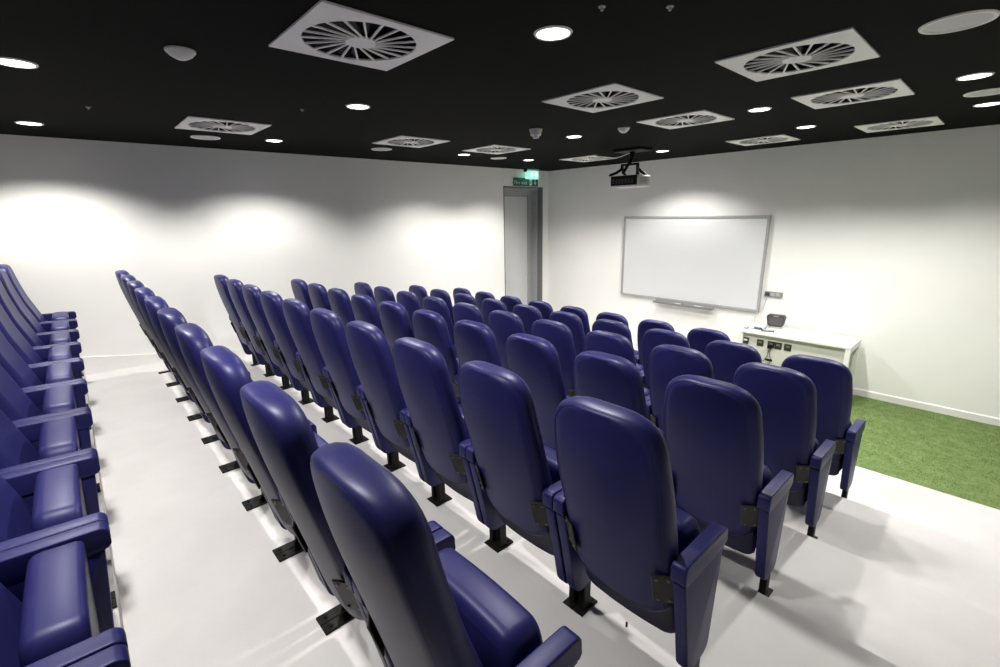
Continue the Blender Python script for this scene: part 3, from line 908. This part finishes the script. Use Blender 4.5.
cx, cy = 5.48, 3.455
mt = thing('projector_mount', 'black spider bracket holding the projector under the ceiling', 'mount', (cx, cy, HC))
N_ = Matrix.Translation((-cx, -cy, -HC))
put('ceiling_plate', boxbm(cx - 0.14, cx + 0.14, cy - 0.20, cy + 0.20, HC - 0.030, HC - 0.001, bev=0.006), BLACK, mt, N_)
b = bmesh.new()
cyl(b, (cx, cy, HC - 0.03), (cx, cy, HC - 0.10), 0.034, n=20); cyl(b, (cx, cy, HC - 0.10), (cx - 0.03, cy + 0.02, HC - 0.17), 0.026, n=20)
cyl(b, (cx - 0.03, cy + 0.02, HC - 0.16), (cx - 0.06, cy + 0.09, pz1 + 0.03), 0.020, n=16)
put('column', b, BLACK, mt, N_)
b = bmesh.new(); zb = HC - 0.185
box(b, cx - 0.05, cx - 0.01, cy - 0.11, cy + 0.13, zb - 0.012, zb + 0.012, bev=0.003, seg=1)
box(b, cx - 0.05, cx - 0.01, cy - 0.115, cy - 0.09, zb - 0.055, zb + 0.012, bev=0.003, seg=1)
box(b, cx - 0.05, cx - 0.01, cy + 0.11, cy + 0.135, zb - 0.055, zb + 0.012, bev=0.003, seg=1)
put('cross_bar', b, BLACK, mt, N_)
for (ax, ay), (bx, by) in (((cx - 0.03, cy + 0.12), (px0 + 0.03, py1 + 0.02)), ((cx - 0.03, cy + 0.12), (px1 - 0.05, py1 - 0.04)), ((cx - 0.03, cy - 0.10), (px0 + 0.05, py0 + 0.02)), ((cx - 0.03, cy - 0.10), (px1 - 0.05, py0 + 0.05))):
    b = bmesh.new()
    tube(b, [(ax, ay, zb - 0.045), ((ax + bx) / 2, (ay + by) / 2, pz1 + 0.045), (bx, by, pz1 + 0.016), (bx, by, pz1 + 0.002)], 0.018, n=10)
    cyl(b, (bx, by, pz1 + 0.001), (bx, by, pz1 + 0.02), 0.022, n=14)
    put('arm', b, BLACK, mt, N_, 40)
b = bmesh.new()
tube(b, spline([(5.56, 4.10, HC - 0.004), (5.50, 3.86, HC - 0.075), (5.48, 3.66, HC - 0.080), (5.48, 3.50, HC - 0.045)], 8), 0.006, n=8)
o = obj('data_cable', b, PLASTIC); tag(o, 'thin white cable looping from a vent to the projector mount', 'cable')

# ------------------------------------------------------------------ small bits of litter on the floor
b = bmesh.new(); box(b, -0.012, 0.012, -0.004, 0.004, 0, 0.004, bev=0.001, seg=1)
o = obj('litter_scrap', b, BLACK, None, 0, (1.40, 0.80, 0.658)); o.rotation_euler = (0, 0, 0.5)
tag(o, 'tiny black scrap on the pale floor under the fifth row end chair', 'litter')

# ------------------------------------------------------------------ camera
f_px, yaw, pitch, roll = 462.880, 0.831589645, 0.254039238, 0.0191150821
cyw, syw, cp, sp = math.cos(yaw), math.sin(yaw), math.cos(pitch), math.sin(pitch)
F = Vector((cyw * cp, syw * cp, -sp)); R = Vector((syw, -cyw, 0)); D = F.cross(R)
cr, sr = math.cos(roll), math.sin(roll)
R2 = cr * R + sr * D; D2 = -sr * R + cr * D
cam = bpy.data.cameras.new('camera'); co = bpy.data.objects.new('camera', cam); COL.objects.link(co)
cam.sensor_fit = 'HORIZONTAL'; cam.sensor_width = 36.0; cam.lens = f_px * 36.0 / 1000.0; cam.clip_start = 0.02
mw = Matrix.Identity(4)
for i, ax in enumerate((R2, -D2, -F)):
    for j in range(3): mw[j][i] = ax[j]
mw.translation = Vector((0, 0, ZF))
co.matrix_world = mw
scene.camera = co

# ------------------------------------------------------------------ world and view
w = bpy.data.worlds.new('world'); scene.world = w; w.use_nodes = True
w.node_tree.nodes['Background'].inputs['Color'].default_value = (0.0, 0.0, 0.0, 1)
scene.view_settings.view_transform = 'Standard'; scene.view_settings.look = 'None'
scene.view_settings.gamma = 1.0; scene.view_settings.use_curve_mapping = False
scene.view_settings.exposure = 0.0
